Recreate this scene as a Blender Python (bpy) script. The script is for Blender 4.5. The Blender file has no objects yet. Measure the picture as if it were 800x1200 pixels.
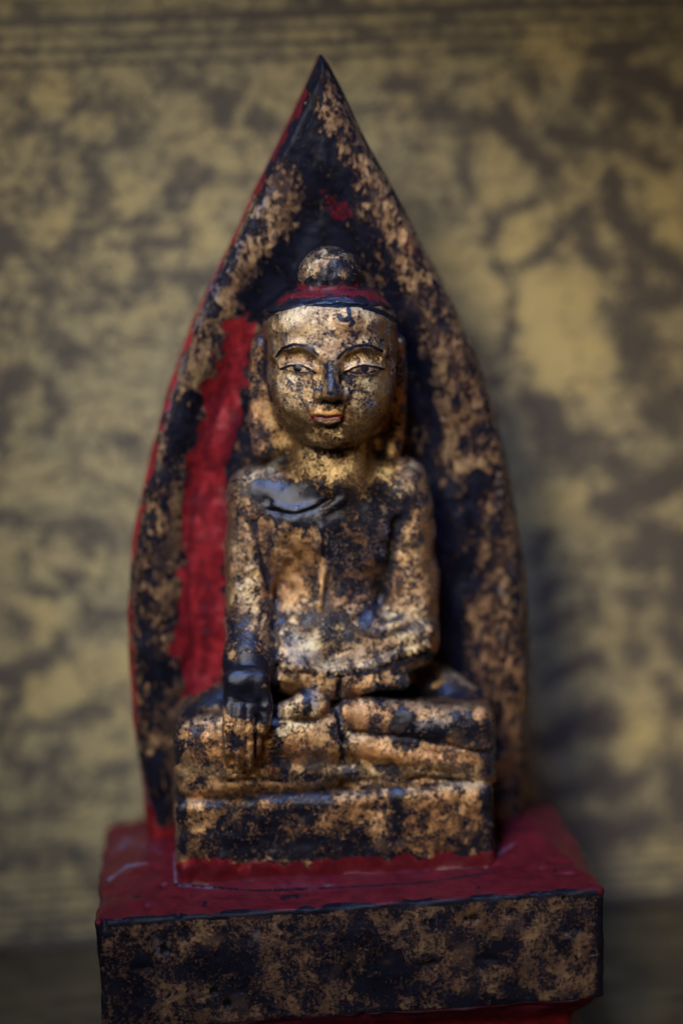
import bpy, math, random
import numpy as np
from mathutils import Matrix, Vector

Q = 1.0                      # voxel size multiplier
S = 0.0003                   # metres per photograph pixel at the focus distance
D = 2400.0
PITCH, ROLL, YAW = math.radians(10), math.radians(2.2), math.radians(4.0)
scn = bpy.context.scene
COL = scn.collection

# ------------------------------------------------------------------ camera
cp, sp = math.cos(PITCH), math.sin(PITCH)
d_ = np.array([0, cp, -sp]); r0 = np.array([1., 0, 0]); u0 = np.array([0, sp, cp])
r_ = math.cos(ROLL)*r0 - math.sin(ROLL)*u0
u_ = math.sin(ROLL)*r0 + math.cos(ROLL)*u0
AIM = np.array([0, -110., 0])
CAM = AIM - D*d_
XA = np.array([math.cos(YAW), math.sin(YAW), 0]); FA = np.array([math.sin(YAW), -math.cos(YAW), 0])

def ray(px, py):
    return d_ + (px-400)/D*r_ + (600-py)/D*u_
def U(px, py, f):
    """statue-local point (x, f, z) seen at photograph pixel px,py at forward depth f"""
    v = ray(px, py)
    t = (f - CAM@FA)/(v@FA)
    p = CAM + t*v
    return np.array([p@XA, f, p[2]])
def proj_raw(P):
    q = P - CAM
    w = q@d_
    return 400 + D*(q@r_)/w, 600 - D*(q@u_)/w
def proj(L):
    P = L[:, 0:1]*XA + L[:, 1:2]*FA + L[:, 2:3]*np.array([0, 0, 1.])
    return proj_raw(P)

ZT = U(410, 1262, 225)[2]           # table height
def wl(p):                          # raw -> world metres
    return Vector((p[0]*S, p[1]*S, (p[2]-ZT)*S))

cam = bpy.data.cameras.new('camera'); camo = bpy.data.objects.new('camera', cam); COL.objects.link(camo)
camo.matrix_world = Matrix(((r_[0], u_[0], -d_[0], 0), (r_[1], u_[1], -d_[1], 0), (r_[2], u_[2], -d_[2], 0), (0, 0, 0, 1)))
camo.location = wl(CAM)
cam.sensor_fit = 'VERTICAL'; cam.sensor_height = 36; cam.sensor_width = 24
cam.lens = 36*D/1200
cam.clip_start = 0.01; cam.clip_end = 50
cam.dof.use_dof = True
cam.dof.focus_distance = (D-58)*S
cam.dof.aperture_fstop = 2.0
scn.camera = camo

# ------------------------------------------------------------------ light
w = bpy.data.worlds.new('World'); scn.world = w; w.use_nodes = True
w.node_tree.nodes['Background'].inputs[0].default_value = (0.8, 0.75, 0.7, 1)
w.node_tree.nodes['Background'].inputs[1].default_value = 0.009
def area(name, pos, tgt, size, power, col, sy=None):
    l = bpy.data.lights.new(name, 'AREA'); o = bpy.data.objects.new(name, l); COL.objects.link(o)
    l.energy = power; l.color = col; l.size = size*S
    if sy: l.shape = 'RECTANGLE'; l.size_y = sy*S
    o.location = wl(np.array(pos, float))
    v = Vector(np.array(tgt, float) - np.array(pos, float))
    o.rotation_euler = v.to_track_quat('-Z', 'Y').to_euler()
    return o
kl = area('window_light', (-800, -1850, 1250), (-30, -60, 40), 1050, .66, (1.0, 0.93, 0.84), 1050)
kl.data.spread = math.radians(27)
sk = area('skylight', (-150, -950, 2200), (0, -140, 0), 360, .48, (0.24, 0.42, 1.0), 200)
sk.data.spread = math.radians(32)
area('warm_room_light', (1900, -1500, -300), (100, -60, -200), 800, .55, (1.0, 0.55, 0.28), 1000)
scn.view_settings.view_transform = 'Standard'; scn.view_settings.look = 'None'
scn.view_settings.exposure = 0; scn.view_settings.gamma = 1
scn.cycles.use_denoising = True
scn.cycles.max_bounces = 6

# ------------------------------------------------------------------ numpy helpers
_rng = np.random.RandomState(7)
_T = _rng.rand(64, 64, 64).astype(np.float32)
def vnoise(P, scale, seed=0, stretch=(1, 1, 1)):
    p = P/scale*np.array(stretch, np.float32) + seed*17.31
    i = np.floor(p).astype(np.int32); t = (p-i).astype(np.float32); t = t*t*(3-2*t); i &= 63; j = (i+1) & 63
    x0, y0, z0 = i.T; x1, y1, z1 = j.T; a, b, c = t.T
    v = ((_T[x0, y0, z0]*(1-a)+_T[x1, y0, z0]*a)*(1-b) + (_T[x0, y1, z0]*(1-a)+_T[x1, y1, z0]*a)*b)*(1-c) + \
        ((_T[x0, y0, z1]*(1-a)+_T[x1, y0, z1]*a)*(1-b) + (_T[x0, y1, z1]*(1-a)+_T[x1, y1, z1]*a)*b)*c
    return v*2-1
def smin(a, b, k):
    h = np.clip(.5+.5*(b-a)/k, 0, 1); return b+(a-b)*h-k*h*(1-h)
def smax(a, b, k): return -smin(-a, -b, k)
def c(px, py, f): return U(px, py, f).astype(np.float32)
def ell(P, ctr, r):
    q = (P-ctr); r = np.array(r, np.float32)
    k0 = np.sqrt(((q/r)**2).sum(1)); k1 = np.sqrt(((q/r**2)**2).sum(1))+1e-9
    return k0*(k0-1)/k1
def cone(P, a, b, ra, rb=None):
    rb = ra if rb is None else rb
    ab = b-a; q = P-a; t = np.clip(q@ab/(ab@ab), 0, 1)
    return np.sqrt(((q-t[:, None]*ab)**2).sum(1)) - (ra+(rb-ra)*t)
def rbox(P, ctr, h, r, rotz=0., roty=0.):
    q = P-ctr
    if roty:   # rotate in x-z
        cs, sn = math.cos(roty), math.sin(roty); q = np.stack([q[:, 0]*cs+q[:, 2]*sn, q[:, 1], -q[:, 0]*sn+q[:, 2]*cs], 1)
    if rotz:
        cs, sn = math.cos(rotz), math.sin(rotz); q = np.stack([q[:, 0]*cs+q[:, 1]*sn, -q[:, 0]*sn+q[:, 1]*cs, q[:, 2]], 1)
    e = np.abs(q)-(np.array(h, np.float32)-r)
    return np.sqrt((np.maximum(e, 0)**2).sum(1)) + np.minimum(e.max(1), 0) - r
def chain(P, pts, k=0):
    """pts: (px,py,f,r) list"""
    v = None
    for a, b in zip(pts[:-1], pts[1:]):
        e = cone(P, c(*a[:3]), c(*b[:3]), a[3], b[3])
        v = e if v is None else (smin(v, e, k) if k else np.minimum(v, e))
    return v
def surf(fn, px, py, f0=230., f1=-10.):
    fs = np.arange(f0, f1, -1.)
    P = np.array([U(px, py, f) for f in fs], np.float32)
    v = fn(P); i = np.argmax(v < 0)
    return fs[i] if (v < 0).any() else 60.

def mesh_sdf(fn, xs, fs, zs, blocks=True):
    nx, nf, nz = len(xs), len(fs), len(zs)
    xs, fs, zs = [a.astype(np.float32) for a in (xs, fs, zs)]
    V = np.full((nx, nf, nz), 50, np.float32)
    b = 10
    jobs_x, jobs_f, jobs_z = [np.arange(0, n, b) for n in (nx, nf, nz)]
    I, J, K = np.meshgrid(jobs_x, jobs_f, jobs_z, indexing='ij'); I, J, K = I.ravel(), J.ravel(), K.ravel()
    I2, J2, K2 = np.minimum(I+b, nx)-1, np.minimum(J+b, nf)-1, np.minimum(K+b, nz)-1
    lo = np.stack([xs[I], fs[J], zs[K]], 1); hi = np.stack([xs[I2], fs[J2], zs[K2]], 1)
    ctr = (lo+hi)/2; hd = np.sqrt(((hi-lo)**2).sum(1))/2
    v = fn(ctr)
    act = (np.abs(v) < hd*1.25+8) if blocks else np.ones(len(v), bool)
    for n in np.nonzero(~act & (v < 0))[0]: V[I[n]:I2[n]+1, J[n]:J2[n]+1, K[n]:K2[n]+1] = -50
    ids = np.nonzero(act)[0]
    for s0 in range(0, len(ids), 400):
        pts, sl = [], []
        for n in ids[s0:s0+400]:
            g = np.meshgrid(xs[I[n]:I2[n]+1], fs[J[n]:J2[n]+1], zs[K[n]:K2[n]+1], indexing='ij')
            pts.append(np.stack([a.ravel() for a in g], 1)); sl.append((n, g[0].shape))
        r = fn(np.concatenate(pts)); o = 0
        for n, sh in sl:
            m = sh[0]*sh[1]*sh[2]
            V[I[n]:I2[n]+1, J[n]:J2[n]+1, K[n]:K2[n]+1] = r[o:o+m].reshape(sh); o += m
    V[V == 0] = 1e-5
    ins = V < 0
    cnt = np.zeros((nx-1, nf-1, nz-1), np.uint8)
    for a in (0, 1):
        for bb in (0, 1):
            for cc in (0, 1): cnt += ins[a:nx-1+a, bb:nf-1+bb, cc:nz-1+cc]
    act = (cnt > 0) & (cnt < 8)
    ci, cj, ck = np.nonzero(act)
    idx = np.full(act.shape, -1, np.int32); idx[ci, cj, ck] = np.arange(len(ci))
    acc = np.zeros((len(ci), 3), np.float32); n_ = np.zeros(len(ci), np.float32)
    ax = (xs, fs, zs)
    for d in range(3):
        o1, o2 = [q for q in range(3) if q != d]
        for a in (0, 1):
            for bb in (0, 1):
                off = [0, 0, 0]; off[o1] = a; off[o2] = bb
                A = [ci+off[0], cj+off[1], ck+off[2]]; B = list(A); B[d] = A[d]+1
                va = V[A[0], A[1], A[2]]; vb = V[B[0], B[1], B[2]]
                m = (va < 0) != (vb < 0)
                t = np.where(m, va/np.where(m, va-vb, 1), 0)
                for q in range(3):
                    pos = ax[q][A[q]] if q != d else ax[q][A[q]] + t*(ax[q][B[q]]-ax[q][A[q]])
                    acc[:, q] += np.where(m, pos, 0)
                n_ += m
    verts = acc/n_[:, None]
    quads = []
    for d in range(3):
        o1, o2 = (d+1) % 3, (d+2) % 3
        sa = [slice(None)]*3; sb = [slice(None)]*3
        sa[d] = slice(0, -1); sb[d] = slice(1, None)
        ch = ins[tuple(sa)] != ins[tuple(sb)]
        e = np.nonzero(ch); e = [a for a in e]
        ok = (e[o1] > 0) & (e[o2] > 0) & (e[o1] < (nx, nf, nz)[o1]-1) & (e[o2] < (nx, nf, nz)[o2]-1)
        e = [a[ok] for a in e]
        def cell(s1, s2):
            q = list(e); q[o1] = e[o1]-s1; q[o2] = e[o2]-s2
            return idx[q[0], q[1], q[2]]
        Qd = np.stack([cell(1, 1), cell(0, 1), cell(0, 0), cell(1, 0)], 1)
        a_in = ins[e[0], e[1], e[2]]
        Qd[~a_in] = Qd[~a_in][:, ::-1]
        quads.append(Qd)
    quads = np.concatenate(quads)
    # one light relax pass so the surface has no voxel terraces
    for _ in range(1):
        s = np.zeros_like(verts); k = np.zeros(len(verts), np.float32)
        for a, b2 in ((0, 1), (1, 2), (2, 3), (3, 0)):
            for m, n in ((a, b2), (b2, a)):
                for q in range(3): s[:, q] += np.bincount(quads[:, m], verts[quads[:, n], q], len(verts))
                k += np.bincount(quads[:, m], minlength=len(verts))
        verts = verts*.6 + .4*s/np.maximum(k, 1)[:, None]
    return verts, quads

def grid(lo, hi, step, dense=None, dstep=None):
    out = [lo]
    while out[-1] < hi:
        st = step
        if dense and dense[0] < out[-1] < dense[1]: st = dstep
        out.append(out[-1]+st*Q)
    return np.array(out)

def link_mesh(name, L, quads, mat, parent=None, paint=None, wash=None, flip=True):
    W = np.stack([L[:, 0], -L[:, 1], L[:, 2]-ZT], 1)*S
    if flip: quads = quads[:, ::-1]
    me = bpy.data.meshes.new(name)
    me.vertices.add(len(W)); me.vertices.foreach_set('co', W.astype(np.float32).ravel())
    me.loops.add(quads.size); me.loops.foreach_set('vertex_index', np.ascontiguousarray(quads, np.int32).ravel())
    me.polygons.add(len(quads)); me.polygons.foreach_set('loop_start', np.arange(0, quads.size, 4, dtype=np.int32))
    me.polygons.foreach_set('loop_total', np.full(len(quads), 4, np.int32))
    me.polygons.foreach_set('use_smooth', np.ones(len(quads), bool))
    me.update(calc_edges=True)
    if paint is not None:
        at = me.attributes.new('paint', 'FLOAT_COLOR', 'POINT')
        at.data.foreach_set('color', np.ascontiguousarray(paint, np.float32).ravel())
    me.materials.append(mat)
    o = bpy.data.objects.new(name, me); COL.objects.link(o); o.parent = parent
    return o

def cavity(V, F, it=10):
    n = np.zeros_like(V); fn = np.cross(V[F[:, 2]]-V[F[:, 0]], V[F[:, 3]]-V[F[:, 1]])
    for m in range(4):
        for q in range(3): n[:, q] += np.bincount(F[:, m], fn[:, q], len(V))
    n /= np.linalg.norm(n, axis=1, keepdims=True)+1e-9
    k = np.zeros(len(V), np.float32)
    for m in range(4): k += 2*np.bincount(F[:, m], minlength=len(V))
    s = V.copy()
    for _ in range(it):
        t = np.zeros_like(V)
        for a, b in ((0, 1), (1, 2), (2, 3), (3, 0)):
            for q in range(3):
                t[:, q] += np.bincount(F[:, a], s[F[:, b], q], len(V)) + np.bincount(F[:, b], s[F[:, a], q], len(V))
        s = .3*s + .7*t/k[:, None]
    d = ((s-V)*n).sum(1)
    if (fn.sum() != 0) and np.mean(n[:, 1]*np.sign(V[:, 1]-V[:, 1].mean())) < 0: d = -d
    return d          # > 0 in hollows, < 0 on raised edges
def relief_black(A, V, F, kc=.5, kr=.12):  # adds black in hollows and on worn raised edges
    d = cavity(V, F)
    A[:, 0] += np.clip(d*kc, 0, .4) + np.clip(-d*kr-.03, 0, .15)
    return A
# paint strokes.  channels: B black wear with some painted shade, R red, H hue (0 copper gold .. 1 pale green gold), W grey wash and painted highlights
CH = {'B': 0, 'R': 1, 'H': 2, 'W': 3}
def paint(L, base, text, jit=0.55):
    px, py = proj(L) if L is not None else (None, None)
    return paint_px(px, py, L, base, text, jit)
def paint_px(px, py, L, base, text, jit=.55, sf=1.7, rs=1.):
    A = np.tile(np.array(base, np.float32), (len(px), 1))
    ns = {s: (vnoise(L, s, s)+.5*vnoise(L, s/2.1, s+1)) for s in (5, 12, 28)}
    for ln in text.strip().splitlines():
        ln = ln.split('#')[0].split()
        if not ln: continue
        ch, val, r = ln[0], float(ln[1]), float(ln[2])
        r *= rs; soft = float(ln[3])*(sf if float(ln[2]) >= 5 else 1.15); j = jit
        pts = [tuple(map(float, q.split(','))) for q in ln[4:]]
        xs = [p[0] for p in pts]; ys = [p[1] for p in pts]; m_ = r+soft+r*j*1.5+2
        sel = np.nonzero((px > min(xs)-m_) & (px < max(xs)+m_) & (py > min(ys)-m_) & (py < max(ys)+m_))[0]
        if not len(sel): continue
        x, y = px[sel], py[sel]; dd = np.full(len(sel), 1e9)
        if len(pts) == 1: dd = np.hypot(x-xs[0], y-ys[0])
        for a, b in zip(pts[:-1], pts[1:]):
            ab = np.array(b)-np.array(a); t = np.clip(((x-a[0])*ab[0]+(y-a[1])*ab[1])/(ab@ab+1e-9), 0, 1)
            dd = np.minimum(dd, np.hypot(x-a[0]-t*ab[0], y-a[1]-t*ab[1]))
        nz = ns[5] if r < 6 else (ns[12] if r < 22 else ns[28])
        dd = dd + nz[sel]*r*j*(0 if r < 2.6 or r == 4.1 else 1)
        a = np.clip((r+soft-dd)/(2*soft), 0, 1); a = a*a*(3-2*a)
        k = CH[ch]
        A[sel, k] = A[sel, k]*(1-a)+val*a
    return A

# ------------------------------------------------------------------ materials
class NT:
    def __init__(s, name):
        s.m = bpy.data.materials.new(name); s.m.use_nodes = True; s.t = s.m.node_tree; s.t.nodes.clear()
        s.out = s.n('ShaderNodeOutputMaterial'); s.b = s.n('ShaderNodeBsdfPrincipled'); s.l(s.b.outputs[0], s.out.inputs[0])
    def n(s, t, **kw):
        o = s.t.nodes.new(t)
        for k, v in kw.items(): setattr(o, k, v)
        return o
    def l(s, a, b): s.t.links.new(a, b)
    def v(s, x, sock):
        if isinstance(x, (int, float)): sock.default_value = x
        elif isinstance(x, tuple): sock.default_value = x if len(x) == 4 or sock.type == 'VECTOR' else (*x, 1)
        else: s.l(x, sock)
    def math(s, op, a, b=0., c_=0., clamp=False):
        o = s.n('ShaderNodeMath', operation=op, use_clamp=clamp); s.v(a, o.inputs[0]); s.v(b, o.inputs[1]); s.v(c_, o.inputs[2]); return o.outputs[0]
    def mix(s, f, a, b):
        o = s.n('ShaderNodeMix', data_type='RGBA'); s.v(f, o.inputs[0]); s.v(a, o.inputs[6]); s.v(b, o.inputs[7]); return o.outputs[2]
    def ramp(s, x, a, b, lo=0., hi=1.):
        o = s.n('ShaderNodeMapRange', interpolation_type='SMOOTHSTEP'); s.v(x, o.inputs[0])
        for i, q in ((1, a), (2, b), (3, lo), (4, hi)): o.inputs[i].default_value = q
        return o.outputs[0]
    def noise(s, vec, scale, detail=4, rough=.6, dist=0.):
        o = s.n('ShaderNodeTexNoise'); s.l(vec, o.inputs['Vector']); o.inputs['Scale'].default_value = scale
        o.inputs['Detail'].default_value = detail; o.inputs['Roughness'].default_value = rough; o.inputs['Distortion'].default_value = dist
        return o.outputs[0]

def lacquer(name, metal=.6, fine=.3, med=.065, bump=1.0, stretch=(1, 1, 1), goldmul=1.0, wid=0., sb=.03):
    N = NT(name)
    tc = N.n('ShaderNodeTexCoord'); mp = N.n('ShaderNodeMapping'); N.l(tc.outputs['Object'], mp.inputs[0])
    mp.inputs['Scale'].default_value = tuple(q/S for q in stretch)
    P = mp.outputs[0]
    at = N.n('ShaderNodeAttribute', attribute_name='paint'); sep = N.n('ShaderNodeSeparateColor'); N.l(at.outputs['Color'], sep.inputs[0])
    B, R, H = sep.outputs; Wt = at.outputs['Alpha']
    nf = N.noise(P, fine, 6, .75); nm = N.noise(P, med, 8, .68, .4); nl = N.noise(P, .012, 4, .6); nt = N.noise(P, .55, 3, .7)
    n = N.math('ADD', N.math('MULTIPLY', nf, 1.0), N.math('MULTIPLY', nm, .9)); n = N.math('SUBTRACT', n, .45)
    bx = N.math('ADD', n, N.math('MULTIPLY', N.math('SUBTRACT', B, .5), .52))
    black = N.math('MULTIPLY', N.ramp(bx, .49-wid, .565+wid), N.ramp(N.math('ADD', N.noise(P, med*.45, 3, .5), N.math('MULTIPLY', B, .35)), .48, .66, .62, 1.))
    thin = N.ramp(bx, .33, .515)
    hue = N.math('ADD', H, N.math('MULTIPLY', N.math('SUBTRACT', nl, .5), 1.2), clamp=True)
    g = N.mix(hue, tuple(q*goldmul for q in (.52, .26, .095)), tuple(q*goldmul for q in (.44, .35, .17)))
    g = N.mix(N.ramp(nt, .35, .7), N.mix(.45, g, (.12, .06, .025)), g)
    tn = N.noise(P, med*.42, 5, .62, .6)
    g = N.mix(N.math('MULTIPLY', N.ramp(tn, .42, .62), .72), g, (.13*goldmul, .068*goldmul, .03*goldmul))
    g = N.mix(N.math('MULTIPLY', thin, .8), g, (.085, .04, .022))
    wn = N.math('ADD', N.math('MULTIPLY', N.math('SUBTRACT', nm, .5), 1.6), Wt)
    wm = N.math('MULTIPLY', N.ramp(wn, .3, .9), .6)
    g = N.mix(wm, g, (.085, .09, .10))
    col = N.mix(black, g, N.mix(N.ramp(nm, .4, .62), (.0018, .0019, .0034), (.0048, .005, .0085)))
    rn = N.math('ADD', N.math('MULTIPLY', N.math('SUBTRACT', n, .5), 1.3), R)
    rm = N.ramp(rn, .42, .58)
    redc = N.mix(N.ramp(nm, .34, .66), (.165, .011, .013), (.045, .003, .004))
    redc = N.mix(N.math('MULTIPLY', N.ramp(B, .55, .95), .8), redc, (.035, .003, .005))
    redc = N.mix(N.math('MULTIPLY', N.ramp(nf, .60, .72), .7), redc, (.02, .01, .014))
    redc = N.mix(wm, redc, (.10, .08, .11))
    col = N.mix(rm, col, redc)
    N.l(col, N.b.inputs['Base Color'])
    ng = N.math('SUBTRACT', 1., black); ng = N.math('MULTIPLY', ng, N.math('SUBTRACT', 1., rm))
    ng2 = N.math('MULTIPLY', ng, N.math('SUBTRACT', 1., wm))
    N.l(N.math('MULTIPLY', ng2, metal), N.b.inputs['Metallic'])
    ro = N.math('ADD', N.math('MULTIPLY', ng, .16), N.math('ADD', .07, N.math('MULTIPLY', nf, .24)))
    N.l(ro, N.b.inputs['Roughness'])
    h = N.math('ADD', N.math('MULTIPLY', ng, .8), N.math('MULTIPLY', N.math('MULTIPLY', nf, N.math('ADD', .5, N.math('MULTIPLY', ng, .35))), 1.2))
    h = N.math('ADD', h, N.math('MULTIPLY', N.math('MULTIPLY', N.math('SUBTRACT', nm, .5), N.math('ADD', .3, N.math('MULTIPLY', ng, .7))), 3.6)); h = N.math('ADD', h, N.math('MULTIPLY', nt, .15))
    N.l(N.math('ADD', .22, N.math('MULTIPLY', black, sb)), N.b.inputs['Specular IOR Level'])
    bp = N.n('ShaderNodeBump'); bp.inputs['Strength'].default_value = 1; bp.inputs['Distance'].default_value = S*bump
    N.l(h, bp.inputs['Height']); N.l(bp.outputs[0], N.b.inputs['Normal'])
    return N.m

M_fig = lacquer('worn_gold_leaf', metal=1., bump=1.1, goldmul=1.35, wid=.025)
M_plate = lacquer('worn_gold_leaf_over_black_lacquer', metal=.7, fine=.2, med=.05, bump=1.5, stretch=(1, 1, .62), goldmul=.62, wid=.035, sb=-.14)
M_plinth = lacquer('dull_gold_over_black_lacquer', metal=.5, fine=.24, med=.04, bump=1.5, goldmul=.42, wid=.08, sb=-.14)

# ------------------------------------------------------------------ statuette
def empty(name, label, cat):
    o = bpy.data.objects.new(name, None); COL.objects.link(o); o['label'] = label; o['category'] = cat
    o.empty_display_size = .02; return o
statue = empty('buddha_statuette', 'worn gilt and black lacquer seated Buddha with pointed backplate on a red edged plinth', 'statuette')
statue.rotation_euler = (0, 0, YAW)

# ---- figure
def head0(P):
    hc = c(388.5, 428, 86)
    q = np.hypot((P[:, 0]-hc[0])/78, (P[:, 1]-hc[1])/72); a = (q-1)*74+34; b = P[:, 2]-c(388, 347, 86)[2]+34
    k = np.hypot(np.maximum(a, 0), np.maximum(b, 0)) + np.minimum(np.maximum(a, b), 0) - 34
    k = smax(k, c(388, 425, 86)[2]-P[:, 2], 20)
    v = smin(ell(P, hc, (78, 72, 84)), k, 6)
    v = smin(v, ell(P, c(387, 470, 98), (61, 58, 57)), 26)
    v = smin(v, ell(P, c(352, 462, 112), (32, 34, 34)), 14)
    v = smin(v, ell(P, c(421, 462, 112), (32, 34, 34)), 14)
    return v
def HF(px, py, dv=0): return surf(head0, px, py)+dv
def mk(pts, r, dv=0, fn=None):
    fn = fn or head0
    return [(x, y, surf(fn, x, y)+dv, (r[i] if isinstance(r, (list, tuple)) else r)) for i, (x, y) in enumerate(pts)]
BROW_L = [(324, 418), (331, 408), (345, 403.5), (360, 405.5), (373, 416)]
BROW_R = [(396, 420), (405, 410.5), (420, 405), (435, 405.5), (448, 412)]
LIDU_L = [(329, 431), (339, 427), (350, 426), (360, 429.5), (369, 435.5)]
LIDL_L = [(334, 433), (345, 437), (357, 437.3), (367, 435)]
LIDU_R = [(404, 435), (414, 429.5), (426, 426.5), (438, 428), (449, 431)]
LIDL_R = [(407, 435), (418, 438), (430, 438), (441, 434.5)]
parts_face = [
    (chain, mk(BROW_L, 4, -2.9), 8, 1), (chain, mk(BROW_R, 4, -2.9), 8, 1),
    (chain, [(388.5, 404, HF(388, 404, -4), 6), (388.5, 432, HF(388, 432, 3), 7), (388.5, 458, HF(388, 455, 10), 10)], 8, 1),
    (chain, [(375, 463, HF(376, 463, 0), 7.5), (388, 461, HF(388, 463, 8), 9), (402, 463, HF(401, 463, 0), 7.5)], 5, 1),
    (chain, mk([(363, 479), (373, 476), (383, 478), (393, 476), (403, 479)], 4, 0), 6, 1),
    (chain, mk([(366, 485), (374, 483), (383, 485), (392, 483), (400, 485)], [2.6, 4.2, 4.0, 4.2, 2.6], 1.8), 2.5, 1),
    (chain, mk([(370, 491), (383, 494.5), (397, 491)], [2.8, 4.8, 2.8], 1.6), 2.5, 1),
    (chain, mk([(372, 513), (384, 516), (396, 513)], [8, 10, 8], -4), 10, 1),
    (chain, mk([(338, 432), (349, 431), (360, 433)], [4, 7, 4], -3.5), 4, 1),
    (chain, mk([(415, 433), (427, 432), (439, 432)], [4, 7, 4], -3.5), 4, 1),
    (chain, mk(LIDU_L, 1.7, .6), 1.6, 1), (chain, mk(LIDU_R, 1.7, .6), 1.6, 1),
    (chain, mk(LIDL_L, 1.4, .4), 1.6, 1), (chain, mk(LIDL_R, 1.4, .4), 1.6, 1),
    (chain, mk([(334, 418), (349, 416), (364, 421)], 4, 2), 7, -1),
    (chain, mk([(411, 421), (427, 416), (443, 419)], 4, 2), 7, -1),
    (chain, mk([(372, 441), (375, 452)], 4, 3.5), 6, -1), (chain, mk([(404, 441), (402, 452)], 4, 3.5), 6, -1),
    (chain, mk([(363, 488.6), (374, 488), (383, 489.6), (392, 488), (402, 488.6)], .8, 4.6), 1.4, -1),
    (chain, mk([(370, 501), (383, 503), (396, 501)], 3, 2.5), 5, -1),
    (chain, mk([(360, 478), (363, 488), (364, 494)], 2, 2), 4, -1), (chain, mk([(405, 478), (404, 488), (403, 494)], 2, 2), 4, -1),
]
def head(P):
    v = head0(P)
    near = v < 30
    if near.any():
        Pn = P[near]; u = v[near]
        for fn, pts, k, sg in parts_face:
            e = fn(Pn, pts)
            u = smin(u, e, k) if sg > 0 else smax(u, -e, k)
        v = v.copy(); v[near] = u
    return v
def torso(P):
    v = ell(P, c(386, 618, 68), (98, 46, 84))
    v = smin(v, ell(P, c(383, 745, 72), (78, 50, 85)), 30)
    v = smin(v, rbox(P, c(386, 583, 60), (121, 37, 45), 36), 14)
    v = smin(v, cone(P, c(352, 606, 76), c(420, 608, 76), 38, 38), 20)
    v = smin(v, cone(P, c(388, 555, 66), c(389, 500, 70), 54, 42), 14)
    v = smin(v, rbox(P, c(386, 690, 34), (100, 34, 150), 20), 10)
    # waist wrap and belly
    v = smin(v, cone(P, c(330, 752, 92), c(440, 748, 92), 34, 36), 16)
    return v
def limbs(P):
    v = chain(P, [(299, 590, 64, 33), (293, 660, 78, 30), (292, 720, 96, 28), (291, 775, 128, 28), (291, 800, 146, 27)], 8)
    r = chain(P, [(473, 596, 64, 34), (479, 680, 70, 35), (478, 745, 86, 37)], 8)
    r = smin(r, chain(P, [(480, 755, 94, 31), (440, 775, 112, 26), (398, 790, 128, 20), (374, 796, 134, 16)], 6), 10)
    return v, r
def legs(P):
    a = rbox(P, c(303, 871, 90), (99, 70, 54), 26, roty=.02)
    b = rbox(P, c(486, 869, 90), (91, 70, 57), 24, roty=-.02)
    a = smin(a, chain(P, [(236, 868, 122, 30), (300, 862, 136, 32), (385, 858, 134, 28)]), 10)
    b = smin(b, chain(P, [(412, 838, 138, 22), (480, 842, 140, 22), (552, 848, 132, 22)]), 8)
    b = smin(b, chain(P, [(404, 868, 146, 17), (470, 884, 150, 15), (560, 897, 146, 13)]), 5)
    v = smin(a, b, 6)
    # thighs slope back to the hips
    v = smin(v, chain(P, [(250, 832, 90, 26), (330, 800, 50, 30)]), 14)
    v = smin(v, chain(P, [(545, 828, 84, 26), (500, 800, 40, 30)]), 14)
    v = smin(v, ell(P, c(346, 782, 116), (37, 31, 36)), 10)
    # foot sole lying in the lap
    v = smin(v, ell(P, c(363, 828, 146), (24, 17, 18)), 5)
    v = smin(v, chain(P, [(330, 836, 146, 13), (352, 828, 148, 15)]), 5)
    v = smin(v, chain(P, [(386, 812, 140, 9), (430, 800, 136, 10), (470, 800, 128, 9)]), 5)
    # rolled hem under the shins
    v = smin(v, chain(P, [(214, 902, 140, 11), (262, 905, 151, 9), (330, 900, 152, 10), (400, 905, 152, 9), (480, 902, 152, 10), (565, 908, 143, 10)]), 4)
    return v
def hand(P):
    v = rbox(P, c(289, 812, 164), (27, 18, 29), 13)
    v = smin(v, cone(P, c(280, 800, 168), c(296, 796, 166), 13, 13), 8)
    fing = [[(269, 826, 176, 8), (268, 852, 183, 7.6), (268, 880, 182, 7), (269, 897, 178, 6)],
            [(281, 830, 179, 8), (280.5, 856, 186, 7.8), (281, 886, 185, 7.2), (280, 903, 181, 6.2)],
            [(292, 830, 178, 7.2), (292, 855, 183, 7), (292, 882, 182, 6.3), (292, 899, 179, 5.5)],
            [(300, 826, 172, 6.6), (302, 848, 174, 6.2), (303, 868, 173, 5.6), (302, 882, 171, 5)]]
    for k, f in enumerate(fing): v = smin(v, chain(P, f, 1), 1.2)
    th = chain(P, [(306, 806, 168, 8.5), (312, 828, 177, 8), (311, 846, 180, 7.2), (308, 858, 178, 6)], 1)
    return smin(v, th, 2.5)
def body0(P):
    t = torso(P); la, ra = limbs(P)
    v = smin(t, la, 9); v = smin(v, ra, 10)
    v = smin(v, legs(P), 15)
    return v
grooves = [([(296, 612, 0, 0), (306, 650, 0, 0), (318, 700, 0, 0), (324, 745, 0, 0), (326, 790, 0, 0)], 4, 3),
           ([(466, 612, 0, 0), (456, 660, 0, 0), (444, 705, 0, 0)], 6, 4),
           ([(312, 598, 0, 0), (345, 604, 0, 0), (376, 592, 0, 0), (404, 578, 0, 0)], 2.5, 2),
           ([(398, 795, 0, 0), (396, 830, 0, 0), (402, 860, 0, 0), (400, 890, 0, 0)], 4, 3),
           ([(404, 858, 0, 0), (470, 864, 0, 0), (520, 872, 0, 0), (572, 884, 0, 0)], 2.5, 3),
           ([(384, 790, 0, 0), (440, 778, 0, 0), (505, 762, 0, 0)], 3, 2),
           ([(210, 916, 0, 0), (300, 914, 0, 0), (400, 916, 0, 0), (500, 913, 0, 0), (574, 916, 0, 0)], 2, 2)]
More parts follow.
